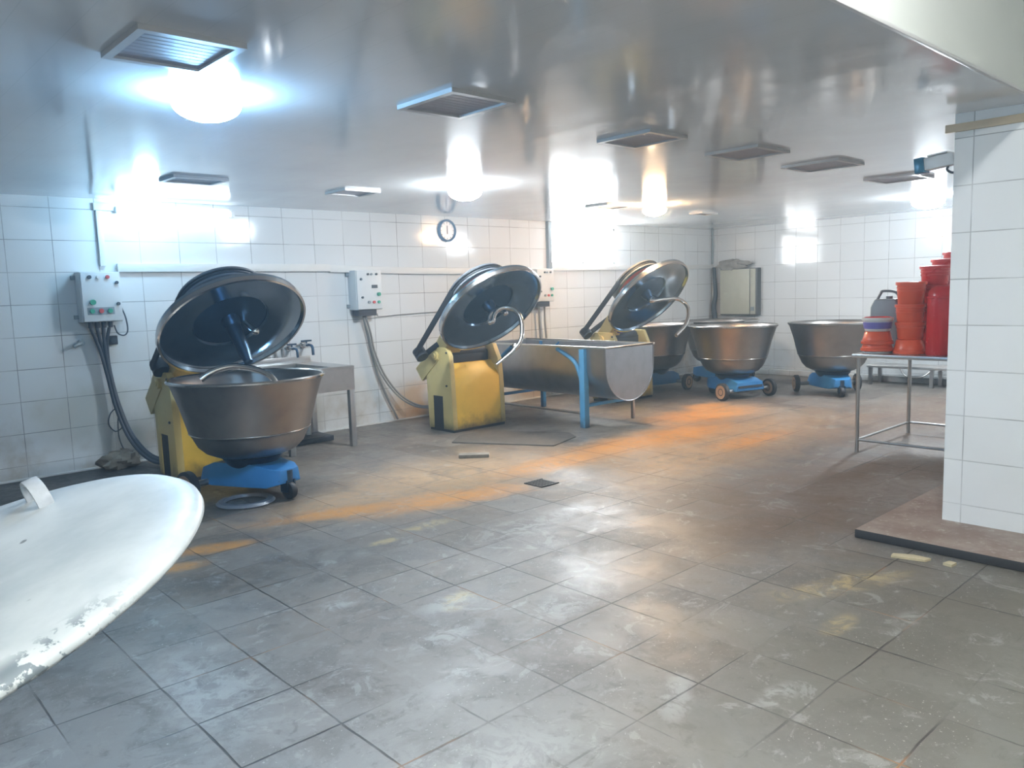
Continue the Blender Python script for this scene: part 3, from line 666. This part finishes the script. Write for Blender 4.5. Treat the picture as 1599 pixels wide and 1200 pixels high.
mixer(5.63, (5.77, 6.59, 1.43), (0, -.70, -.714), .62, [(-.01, .03), (-.06, .06), (-.09, .10), (-.085, .13), (-.055, .13), (-.02, .085), (.04, .045), (.11, .045), (.175, .085), (.215, .155), (.222, .235), (.20, .32), (.155, .41), (.10, .49), (.03, .545), (-.04, .57)], math.radians(-40), (-.30, 1.03),
      'bright yellow dough mixer without a bowl in the middle of the wall', 'red_paint', [(.0, .52), (-.05, .57), (-.18, .60), (-.29, .62)])
mixer(8.60, (8.75, 6.71, 1.483), (0, -.72, -.694), .635, [(-.01, .03), (.01, .07), (.21, .10), (.41, .16), (.46, .31), (.35, .47), (.16, .61), (-.08, .71)], math.radians(-15), (-.305, .97),
      'farthest yellow dough mixer partly hidden behind the steel trough', 'red_paint')
tag(MB().blob((8.80, 7.36, 1.035), (.15, .11, .055), 11, 22, .5).build('purple_cloth', 'purple_cloth', None, (8.80, 7.36, 1.0)), 'crumpled purple cloth on the farthest yellow mixer', 'cloth')

# ------------------------------------------------------------------ wheeled bowls
def bowl_unit(rim, label, loc, rz):
    t = thing('dough_bowl', label, 'bowl', loc, rz, 'steel dough bowls on blue trolleys')
    d = rim - 1.03
    out = [(0, .335), (.20, .338), (.29, .352), (.37, .392), (.425, .452), (.462, .535), (.480, .570), (.486, .574), (.487, .582), (.545, .82), (.604, 1.000), (.622, 1.018), (.630, 1.034), (.622, 1.044), (.610, 1.036)]
    inn = [(.596, 1.0), (.535, .82), (.476, .58), (.45, .535), (.41, .455), (.36, .405), (.28, .366), (0, .35)]
    MB().lathe([(r, z + d * min(1, max(0, (z - .34) / .5))) for r, z in out + inn], 96).build('bowl', 'bowl', t, ang=60)
    sz = .578 + d * min(1, max(0, (.578 - .34) / .5))
    MB().lathe([(.483, sz - .007), (.490, sz - .003), (.490, sz + .003), (.485, sz + .007)], 96).build('weld_seam', 'chrome', t)
    MB().lathe([(.619, 1.017 + d), (.633, 1.026 + d), (.634, 1.038 + d), (.622, 1.048 + d), (.607, 1.038 + d), (.612, 1.03 + d)], 96).build('rim', 'chrome', t)
    MB().lathe([(0, .20), (.17, .20), (.19, .25), (.23, .30), (.25, .335), (0, .345)], 40).build('pedestal', 'dark_steel', t)
    fr = MB()
    # wedge shaped body from axle to caster
    def ring(xx, w, z0, z1): return [(xx, -w, z0), (xx, w, z0), (xx, w * .86, z1), (xx, -w * .86, z1)]
    st = [ring(-.36, .27, .12, .24), ring(-.22, .265, .10, .29), ring(.10, .20, .10, .30), ring(.34, .17, .11, .27), ring(.44, .11, .14, .25)]
    vs = [p for r_ in st for p in r_]; fs = [(3, 2, 1, 0), (16, 17, 18, 19)]
    for i in range(4):
        for k in range(4): fs.append((i * 4 + k, i * 4 + (k + 1) % 4, i * 4 + 4 + (k + 1) % 4, i * 4 + 4 + k))
    fr.add(vs, fs)
    fb = fr.build('trolley', 'blue', t, bevel=.012)
    MB().box((-.372, -.22, .165), (-.358, .22, .195)).build('slot', 'dark', fb)
    MB().cyl((-.28, -.45, .125), (-.28, .45, .125), .028, 14).build('axle', 'rail', t)
    for s in (-1, 1):
        w = MB().lathe([(.04, -.035), (.105, -.035), (.125, -.025), (.125, .025), (.105, .035), (.04, .035)], 32, Matrix.Translation((-.28, s * .44, .125)) @ Matrix.Rotation(PI / 2, 4, 'X'), closed=True).build('wheel', 'black', t)
        MB().lathe([(0, -.03), (.095, -.039), (.095, .039), (0, .03)], 28, Matrix.Translation((-.28, s * .44, .125)) @ Matrix.Rotation(PI / 2, 4, 'X')).build('wheel_disc', 'wheel_tan', w)
    MB().cyl((.40, 0, .24), (.40, 0, .15), .05, 18).box((.37, -.045, .06), (.45, -.03, .16)).box((.37, .03, .06), (.45, .045, .16)).build('caster_fork', 'dark_steel', t)
    MB().lathe([(0, -.026), (.066, -.026), (.072, -.018), (.072, .018), (.066, .026), (0, .026)], 24, Matrix.Translation((.425, 0, .072)) @ Matrix.Rotation(PI / 2, 4, 'X')).build('caster', 'black', t)
    return t
b1 = bowl_unit(.985, 'steel dough bowl docked under the raised cover of the mixer beside the sink', (2.795, 6.31, 0), math.radians(-75))
b2 = bowl_unit(1.03, 'steel dough bowl on blue two-wheel trolley in front of the wall cabinet', (10.10, 6.25, 0), math.radians(74))
dup(b2, (11.15, 5.25, 0), math.radians(222), 'steel dough bowl standing alone beside the table with red buckets')
dup(b2, (10.08, 7.66, 0), math.radians(182), 'steel dough bowl right behind the farthest yellow mixer hook')
dup(b2, (11.40, 7.30, 0), math.radians(95), 'steel dough bowl at the back with only its rim showing')

# ------------------------------------------------------------------ dough trough
t = thing('dough_trough', 'long steel dough trough on light blue legs', 'trough', (7.26, 5.86, 0), math.radians(-1.5))
hw, Lt, zt = .435, 2.28, .95
arcp = []
for k in range(25):
    a = PI * k / 24; arcp.append((-math.cos(a) * (hw - .01), .71 - math.sin(a) * .405))
prof = [(-hw + .005, zt)] + arcp + [(hw - .005, zt)]
inner = [(px * .975, pz + (.012 if pz < zt else 0)) for px, pz in reversed(prof)]
sh = MB(); sh.prism(prof + inner, 'Y', .0, Lt, Matrix.Translation((0, 0, 0)))
sh.build('tub', 'trough', t, ang=50)
MB().prism(prof, 'Y', -.004, .010).build('end_plate', 'trough', t); MB().prism(prof, 'Y', Lt - .010, Lt + .004).build('end_plate', 'trough', t)
seam = MB(); pl = [(px, -.006, pz) for px, pz in prof]; seam.tube(pl, .007, 8, smooth=0); seam.build('end_seam', 'trough', t)
rm = MB(); r0 = .028
for a, b in (((-hw - .015, -.015), (-hw + .02, Lt + .015)), ((hw - .02, -.015), (hw + .015, Lt + .015)), ((-hw + .02, -.015), (hw - .02, .02)), ((-hw + .02, Lt - .02), (hw - .02, Lt + .015))):
    rm.box((a[0], a[1], zt - .012), (b[0], b[1], zt + .012))
rm.build('rim', 'table', t, bevel=.006)
for sx in (-1, 1):
    for yy in (.33, Lt - .32):
        near = sx < 0 and yy < 1
        w = .040 if yy < 1 else .028
        lx = sx * (hw + .002)
        if sx > 0 and yy < 1:
            MB().box((lx - .02, yy - .02, 0), (lx + .015, yy + .02, .42)).build('leg', 'rail', t, bevel=.003)
            continue
        l = MB().box((lx - w, yy - w, .0), (lx + w, yy + w, zt - .02))
        l.build('leg', 'sky_blue' if yy < 1 else 'blue', t, bevel=.005)
        br = MB().tube([(lx, yy + (.02 if near else -.02), .42), (lx, yy + (.06 if near else -.06), .60), (lx, yy + (.16 if near else -.16), .78), (lx, yy + (.44 if near else -.36), zt - .03)], .024, 10)
        br.build('brace', 'sky_blue' if yy < 1 else 'blue', t)
for yy, zz in ((.33, .26), (Lt - .32, .26)):
    MB().box((-hw, yy - .018, zz - .018), (hw, yy + .018, zz + .018)).build('cross_bar', 'sky_blue' if yy < 1 else 'blue', t, bevel=.004)
MB().cyl((.40, .42, .26), (.40, Lt - .32, .26), .014, 10).build('side_bar', 'rail', t)
MB().cyl((-.40, .42, .16), (-.40, Lt - .32, .16), .014, 10).build('side_bar', 'rail', t)

# ------------------------------------------------------------------ sink
t = thing('steel_sink', 'stainless steel sink stand against the left wall beside the docked bowl', 'sink', (4.10, 7.9, 0))
sx, sy0, sy1, zt = .40, -.47, .47, .885
top = MB()
for lo, hi in (((-sx, sy0), (sx, sy0 + .07)), ((-sx, sy1 - .10), (sx, sy1)), ((-sx, sy0 + .07), (-sx + .07, sy1 - .10)), ((sx - .25, sy0 + .07), (sx, sy1 - .10))):
    top.box((*lo, zt - .025), (*hi, zt))
top.build('worktop', 'sink', t)
MB().box((-sx + .004, sy0 + .004, zt - .26), (sx - .004, sy0 + .02, zt - .026)).box((sx - .02, sy0 + .02, zt - .26), (sx - .004, sy1, zt - .026)).box((-sx + .004, sy0 + .02, zt - .26), (-sx + .02, sy1, zt - .026)).build('apron', 'sink', t)
bs = MB()
bx0, bx1, by0, by1, bz = -sx + .07, sx - .25, sy0 + .07, sy1 - .10, zt - .22
bs.box((bx0 - .008, by0 - .008, bz), (bx1 + .008, by0, zt - .026)).box((bx0 - .008, by1, bz), (bx1 + .008, by1 + .008, zt - .026)).box((bx0 - .008, by0, bz), (bx0, by1, zt - .026)).box((bx1, by0, bz), (bx1 + .008, by1, zt - .026)).box((bx0 - .008, by0 - .008, bz - .01), (bx1 + .008, by1 + .008, bz))
bs.build('basin', 'sink', t)
MB().box((-sx, sy1 - .02, zt), (sx - .02, sy1 + .01, zt + .075)).build('backsplash', 'sink', t, bevel=.004)
for a in (-1, 1):
    for yy in (sy0 + .04, sy1 - .04):
        MB().box((a * (sx - .035) - .03, yy - .03, 0), (a * (sx - .035) + .03, yy + .03, zt - .26)).build('leg', 'sink', t, bevel=.004)
MB().tube([(-.06, .1, bz - .01), (-.06, .1, .45), (.02, .12, .36), (.16, .2, .34), (.22, .3, .30), (.22, .3, .06)], .03, 12).build('drain_pipe', 'pvc', t)
tag(MB().box((4.02, 7.95, 0), (4.50, 8.30, .06)).box((4.02, 7.95, .06), (4.05, 8.30, .11)).build('floor_tray', 'dark', None, (4.26, 8.12, 0), bevel=.01), 'dark low tray on the floor under the sink', 'tray')
def tap(x, z, label, s=1.0):
    t = thing('wall_tap', label, 'tap', (x, W, z), 0, 'taps above the sink')
    MB().cyl((0, 0, 0), (0, -.015, 0), .032 * s, 18).cyl((0, -.01, 0), (0, -.10 * s, 0), .018 * s, 14).build('body', 'chrome', t)
    MB().tube([(0, -.09 * s, 0), (0, -.15 * s, 0), (0, -.19 * s, -.02), (0, -.20 * s, -.09 * s)], .013 * s, 12).build('spout', 'dark_steel', t)
    MB().cyl((0, -.08 * s, 0), (0, -.08 * s, .045), .010, 10).box((-.05 * s, -.092 * s, .040), (.05 * s, -.068 * s, .058)).build('handle', 'dark_steel', t)
tap(4.47, 1.08, 'right wall tap with cross handle above the sink', 1.25)
tap(4.29, 1.05, 'left wall tap above the sink, beside hanging tools', 1.1)
for k, x in enumerate((4.21, 4.12, 4.03)):
    t = thing('hanging_scraper', ('right', 'middle', 'left')[k] + ' of three thin metal tools hanging above the sink', 'tool', (x, W - .03, 1.12), 0, 'tools hanging above the sink')
    MB().cyl((0, .03, 0), (0, -.01, 0), .005, 8).build('hook', 'rail', t)
    MB().box((-.008, -.006, -.15), (.008, .006, .0)).build('shaft', 'rail', t)
    MB().box((-.02, -.003, -.21), (.02, .003, -.15)).build('blade', 'rail', t)

# ------------------------------------------------------------------ far cabinet, corner pipe, bench
t = thing('wall_cabinet', 'cream metal wall cabinet with dark edges on the back wall', 'cabinet', (LB, 7.875, 1.06))
MB().box((-.13, -.385, 0), (0, .375, .85)).build('carcass', 'cab_dark', t, bevel=.006)
MB().box((-.142, -.235, .02), (-.129, .368, .835)).build('door', 'cream', t, bevel=.004)
MB().box((-.140, -.350, .02), (-.129, -.250, .835)).build('side_panel', 'cream', t, bevel=.004)
MB().box((-.155, -.33, .08), (-.140, -.27, .15)).build('latch', 'grey_plastic', t)
tag(MB().blob((LB - .11, 8.0, 1.975), (.10, .31, .085), 5, 26, .45).build('cloth_bundle', 'cloth', None, (LB - .12, 7.98, 1.91)), 'crumpled grey cloth bundle on top of the wall cabinet', 'cloth')
tag(MB().tube([(LB - .06, 8.43, 1.95), (LB - .07, 8.41, 1.70), (LB - .06, 8.40, 1.45), (LB - .09, 8.42, 1.2), (LB - .12, 8.38, 1.0), (LB - .10, 8.40, .6), (LB - .10, 8.40, .12)], [.03, .06], 10).build('corner_hose', 'cable', None, (LB - .06, 8.43, .12)), 'dark hose hanging down the far room corner', 'hose')
t = thing('steel_bench', 'low grey steel bench against the back wall behind the table', 'bench', (12.62, 4.2, 0))
MB().box((-.22, -.95, .27), (.22, 1.10, .31)).build('top', 'table', t, bevel=.006)
for yy in (-.9, .15, 1.05):
    for xx in (-.18, .18): MB().box((xx - .025, yy - .025, 0), (xx + .025, yy + .025, .27)).build('leg', 'rail', t)
MB().tube([(-.20, .60, .27), (-.20, .50, .16), (-.20, .28, .16), (-.20, .16, .25)], .012, 8).build('brace', 'rail', t)

# ------------------------------------------------------------------ table with buckets
TZ = .94
t = thing('steel_table', 'steel table with thin tube legs carrying red buckets beside the tiled pillar', 'table', (8.05, 2.62, 0))
x0, x1, y0, y1 = -.66, .66, -.72, .68
MB().box((x0, y0, TZ - .035), (x1, y1, TZ)).build('tabletop', 'table', t, bevel=.008)
for xx in (x0 + .04, x1 - .04):
    for yy in (y0 + .05, y1 - .05):
        MB().cyl((xx, yy, 0), (xx, yy, TZ - .036), .018, 14).build('leg', 'rail', t)
for a, b in (((x0 + .04, y0 + .05), (x0 + .04, y1 - .05)), ((x1 - .04, y0 + .05), (x1 - .04, y1 - .05)), ((x0 + .04, y1 - .05), (x1 - .04, y1 - .05)), ((x0 + .04, y0 + .05), (x1 - .04, y0 + .05))):
    MB().cyl((*a, .115), (*b, .115), .012, 10).build('stretcher', 'rail', t)

def bucket(x, y, z, r0, r1, h, mat, label, group, inv=False, handle=False, band=None):
    """upright bucket: bottom radius r0, rim radius r1; inv turns it over"""
    t = thing('bucket', label, 'bucket', (x, y, z), 0, group)
    prof = [(0, .0), (r0 - .008, 0), (r0, .008), (r1 - .004, h - .03), (r1 + .007, h - .028), (r1 + .008, h - .002), (r1 - .001, h), (r1 - .006, h - .004), (r0 - .006, .012), (0, .01)]
    T = Matrix.Translation((0, 0, h)) @ Matrix.Rotation(PI, 4, 'X') if inv else None
    MB().lathe(prof, 48, T).build('bucket_body', mat, t, ang=50)
    rg = MB()
    for f in (.70, .80): 
        rr = r0 + (r1 - r0) * f; rg.lathe([(rr - .002, h * f - .006), (rr + .004, h * f - .004), (rr + .004, h * f + .004), (rr - .002, h * f + .006)], 48, T)
    rg.build('ring', mat, t)
    if band:
        ra = r0 + (r1 - r0) * band[0]; rb = r0 + (r1 - r0) * band[1]
        MB().lathe([(ra + .001, h * band[0]), (ra + .004, h * band[0]), (rb + .004, h * band[1]), (rb + .001, h * band[1])], 48, T).build('band', band[2], t)
    return t
GA, GB_, GC = 'short orange bucket stack at the table end', 'tall orange bucket stack', 'red bucket stacks at the back of the table'
ax, ay = 7.60, 3.15
tag(MB().lathe([(0, 0), (.122, 0), (.128, .008), (.127, .02), (0, .02)], 40).build('white_lid', 'white_plastic', None), 'white lid under the short orange bucket stack', 'lid').location = (ax, ay, TZ)
bucket(ax, ay, TZ + .02, .105, .138, .15, 'orange', 'upturned orange bucket at the bottom of the short stack', GA, inv=True)
bucket(ax, ay, TZ + .085, .112, .136, .12, 'orange', 'upturned orange bucket just under the purple banded one', GA, inv=True)
bucket(ax, ay, TZ + .205, .112, .130, .13, 'white_plastic', 'white bucket with purple band on top of the short stack', GA, band=(.2, .72, 'purple'))
bucket(ax, ay, TZ + .222, .100, .112, .118, 'red', 'red bucket nested inside the purple banded white bucket', GA)
bx, by = 7.66, 2.88
bucket(bx, by, TZ, .115, .140, .13, 'orange', 'wide orange basin at the foot of the tall bucket stack', GB_, inv=True)
for k in range(3):
    bucket(bx + (.006, -.004, .005)[k], by, TZ + (.131, .215, .395)[k], .106, .124, (.16, .24, .265)[k], 'orange',
           ('orange bucket directly above the wide basin', 'middle orange bucket of the tall stack', 'topmost orange bucket of the tall stack beside the red bin')[k], GB_)
# smooth red bins
t = thing('red_bin', 'tall smooth deep red bin at the table edge beside the pillar', 'bin', (7.62, 2.588, TZ))
MB().lathe([(0, .0), (.128, 0), (.132, .01), (.128, .50), (.122, .56), (.10, .60), (.06, .615), (0, .62)], 48).build('bin_body', 'deep_red', t, ang=60)
MB().lathe([(.126, .505), (.136, .508), (.136, .525), (.124, .53)], 48).build('rim_band', 'deep_red', t)
for (x, y, zs, nm, r) in ((7.90, 2.76, (0, .17, .34, .52), 'left rear red bucket stack', .125), (8.20, 2.765, (0, .195, .39, .585), 'middle rear red bucket stack', .13), (8.50, 2.765, (0, .165, .33, .495, .655), 'rearmost red bucket stack', .13)):
    for k, dz in enumerate(zs):
        od = ('bottom', 'second', 'third', 'fourth', 'fifth')[k] if k < len(zs) - 1 else 'topmost'
        bucket(x, y, TZ + dz, r - .022, r, .28, 'red', '%s red bucket of the %s' % (od, nm), GC)
t = thing('grey_jerrycan', 'blue-grey jerrycan with slanted handle standing behind the short bucket stack', 'jerrycan', (7.98, 3.20, TZ + .03))
MB().prism([(-.13, 0), (.13, 0), (.14, .02), (.14, .42), (.10, .50), (-.10, .50), (-.14, .42), (-.14, .02)], 'X', -.11, .11, Matrix.Translation((0, 0, -.03))).build('can_body', 'grey_plastic', t, bevel=.02, seg=3)
MB().tube([(0, .135, .40), (0, .115, .46), (0, .085, .52), (0, .06, .545), (0, -.06, .53), (0, -.11, .44)], .013, 10).build('handle', 'dark_grey', t)
MB().cyl((0, .0, .46), (0, .0, .495), .03, 16).build('cap', 'dark_grey', t)

# ------------------------------------------------------------------ security camera on the pillar
t = thing('security_camera', 'security camera with blue front mounted on the side of the pillar', 'camera', (5.60, PY, 2.385))
MB().cyl((0, 0, 0), (0, .02, 0), .045, 18).tube([(0, .01, 0), (0, .05, .0), (0, .07, -.01)], .016, 10).build('bracket', 'white_plastic', t)
Qc = Matrix.Translation((0, .075, -.005)) @ Matrix.Rotation(math.radians(-6), 4, 'X')
MB().box((-.042, -.03, -.04), (.042, .15, .04), Qc).build('housing', 'white_plastic', t, bevel=.012)
MB().box((-.05, .00, .042), (.05, .12, .05), Qc).build('sunshield', 'white_plastic', t)
MB().box((-.05, .145, -.05), (.05, .205, .048), Qc).build('lens_hood', 'glass_blue', t, bevel=.006)
MB().tube([(0, .0, -.05), (0, .05, -.09), (0, .09, -.07), (0, .085, -.04)], .008, 8).build('camera_cable', 'cable', t)

# ------------------------------------------------------------------ floor things
t = thing('floor_drain', 'small square dark drain grate in the middle of the floor', 'drain', (4.59, 4.675, 0))
dg = MB()
for k in range(6): dg.box((-.095 + .033 * k, -.10, .001), (-.075 + .033 * k, .10, .008))
dg.box((-.105, -.105, .001), (.105, -.092, .009)).box((-.105, .092, .001), (.105, .105, .009)).box((-.105, -.105, .0), (.105, .105, .003))
dg.build('grate', 'iron', t)
t = tag(MB().box((-.15, -.055, 0), (.15, .055, .035)).build('scrap_block', 'rubble', None, bevel=.006), 'small pale-edged block lying on the floor in front of yellow mixer', 'block')
t.location = (4.92, 5.96, 0); t.rotation_euler = (0, 0, math.radians(-42))
bd = tag(MB().prism([(-.65, -.30), (.50, -.42), (.66, .10), (.55, .34), (-.45, .42), (-.68, .1)], 'Z', 0, .012).build('floor_board', 'board', None, bevel=.003), 'flat dark board lying on floor before the yellow mixer', 'board')
bd.location = (5.86, 6.36, 0); bd.rotation_euler = (0, 0, math.radians(-55))
t = tag(MB().prism([(-.10, -.03), (.08, -.045), (.11, .0), (.02, .035), (-.09, .02)], 'Z', 0, .012).build('tile_chip', 'chip', None), 'long cream tile chip below the platform edge', 'chip', 'broken chips by the platform')
t.location = (4.72, 1.74, 0); t.rotation_euler = (0, 0, math.radians(-70))
t = tag(MB().prism([(-.03, -.02), (.03, -.025), (.035, .015), (-.02, .03)], 'Z', 0, .015).build('tile_chip', 'chip', None), 'small cream tile chip nearer the picture edge below the platform', 'chip', 'broken chips by the platform')
t.location = (4.74, 1.53, 0)
t = tag(MB().lathe([(.17, .0), (.22, .0), (.23, .012), (.21, .03), (.17, .032), (.16, .01)], 48, closed=True).build('rubber_ring', 'dark_grey', None), 'flat grey ring lying on the floor below the docked bowl trolley', 'ring')
t.location = (2.60, 6.06, 0)

# ------------------------------------------------------------------ foreground lid on a drum
lc = V((.155, 2.119, .978)); ln = V((-.30, .019, .954)).normalized()
lx = V((1, 0, 0)); lx = (lx - ln * lx.dot(ln)).normalized(); ly = ln.cross(lx)
t = thing('round_lid', 'large worn white round lid with strap handle in the near left corner', 'lid', lc)
t.rotation_euler = Matrix((( lx.x, ly.x, ln.x), (lx.y, ly.y, ln.y), (lx.z, ly.z, ln.z))).to_euler()
RL = .62
MB().lathe([(0, .040), (.30, .036), (.50, .026), (.57, .018), (.600, .008), (.616, -.006), (.618, -.018), (.610, -.026), (.595, -.022), (.55, -.006), (.3, .012), (0, .016)], 128).build('lid_disc', 'lid_white', t, ang=70)
hl = lambda p: V((( V(p) - lc).dot(lx), (V(p) - lc).dot(ly), (V(p) - lc).dot(ln)))
h0 = hl((.472, 2.53, 1.07)); h1 = hl((.477, 2.322, 1.075))
mid = (h0 + h1) / 2; hv = (h1 - h0); hl_ = hv.length / 2; hd = hv.normalized()
sd = V((-hd.y, hd.x, 0))
pts = []
for k in range(15):
    a = PI * k / 14
    pts.append(mid.xy.to_3d() + hd * (-math.cos(a) * hl_ * .66) + V((0, 0, .012 + math.sin(a) ** .6 * .08)))
hb = MB(); n = len(pts)
vs = []; fs = []
for i, p in enumerate(pts):
    dd = (pts[min(i + 1, n - 1)] - pts[max(i - 1, 0)]).normalized(); nn = dd.cross(sd)
    for a, b in ((-.020, -.006), (.020, -.006), (.020, .006), (-.020, .006)): vs.append(p + sd * a + nn * b)
for i in range(n - 1):
    for k in range(4): fs.append((i * 4 + k, i * 4 + (k + 1) % 4, i * 4 + 4 + (k + 1) % 4, i * 4 + 4 + k))
fs += [(3, 2, 1, 0), (n * 4 - 4, n * 4 - 3, n * 4 - 2, n * 4 - 1)]
hb.add(vs, fs); hb.build('handle', 'lid_handle', t, bevel=.004)
dr = thing('steel_drum', 'steel drum standing under the large white lid', 'drum', (-.30, 2.10, 0))
MB().lathe([(0, 0), (.24, 0), (.245, .01), (.245, .25), (.252, .26), (.245, .27), (.245, .5), (.252, .51), (.245, .52), (.245, .715), (0, .72)], 48).build('drum_body', 'rail', dr)

# ------------------------------------------------------------------ camera
yaw, pit, rol, fpx = 0.8288287537720066, 0.11739855396751382, 0.031776329302065, 1231.330978968366
fw = V((math.cos(yaw) * math.cos(pit), math.sin(yaw) * math.cos(pit), -math.sin(pit)))
rt = V((math.sin(yaw), -math.cos(yaw), 0)); dn = fw.cross(rt)
r2 = math.cos(rol) * rt + math.sin(rol) * dn; d2 = -math.sin(rol) * rt + math.cos(rol) * dn
cam = bpy.data.cameras.new('camera'); co = bpy.data.objects.new('camera', cam); COL.objects.link(co)
up, bk = -d2, -fw
co.matrix_world = Matrix(((r2.x, up.x, bk.x, 0), (r2.y, up.y, bk.y, 0), (r2.z, up.z, bk.z, 1.631), (0, 0, 0, 1)))
cam.sensor_fit = 'HORIZONTAL'; cam.sensor_width = 36; cam.lens = fpx * 36 / 1599
cam.clip_start = .05; cam.clip_end = 100
SC.camera = co

# ------------------------------------------------------------------ world and colour management
wd = bpy.data.worlds.new('world'); SC.world = wd; wd.use_nodes = True
wd.node_tree.nodes['Background'].inputs[0].default_value = (.6, .7, .8, 1)
wd.node_tree.nodes['Background'].inputs[1].default_value = .3
vol = wd.node_tree.nodes.new('ShaderNodeVolumeScatter')  # thin mist added to give lamp glow and a lens-glare veil
vol.inputs['Color'].default_value = (.58, .82, 1, 1); vol.inputs['Density'].default_value = HAZE; vol.inputs['Anisotropy'].default_value = .55
wd.node_tree.links.new(vol.outputs[0], wd.node_tree.nodes['World Output'].inputs['Volume'])
vs_ = SC.view_settings
vs_.view_transform = 'Standard'; vs_.look = 'None'; vs_.exposure = 1.72; vs_.gamma = 1; vs_.use_curve_mapping = False
cy = SC.cycles
cy.use_denoising = True
cy.max_bounces = 6; cy.diffuse_bounces = 3; cy.glossy_bounces = 3; cy.volume_bounces = 0
cy.use_adaptive_sampling = True; cy.adaptive_threshold = .05
cy.sample_clamp_indirect = 8
cy.caustics_reflective = False; cy.caustics_refractive = False
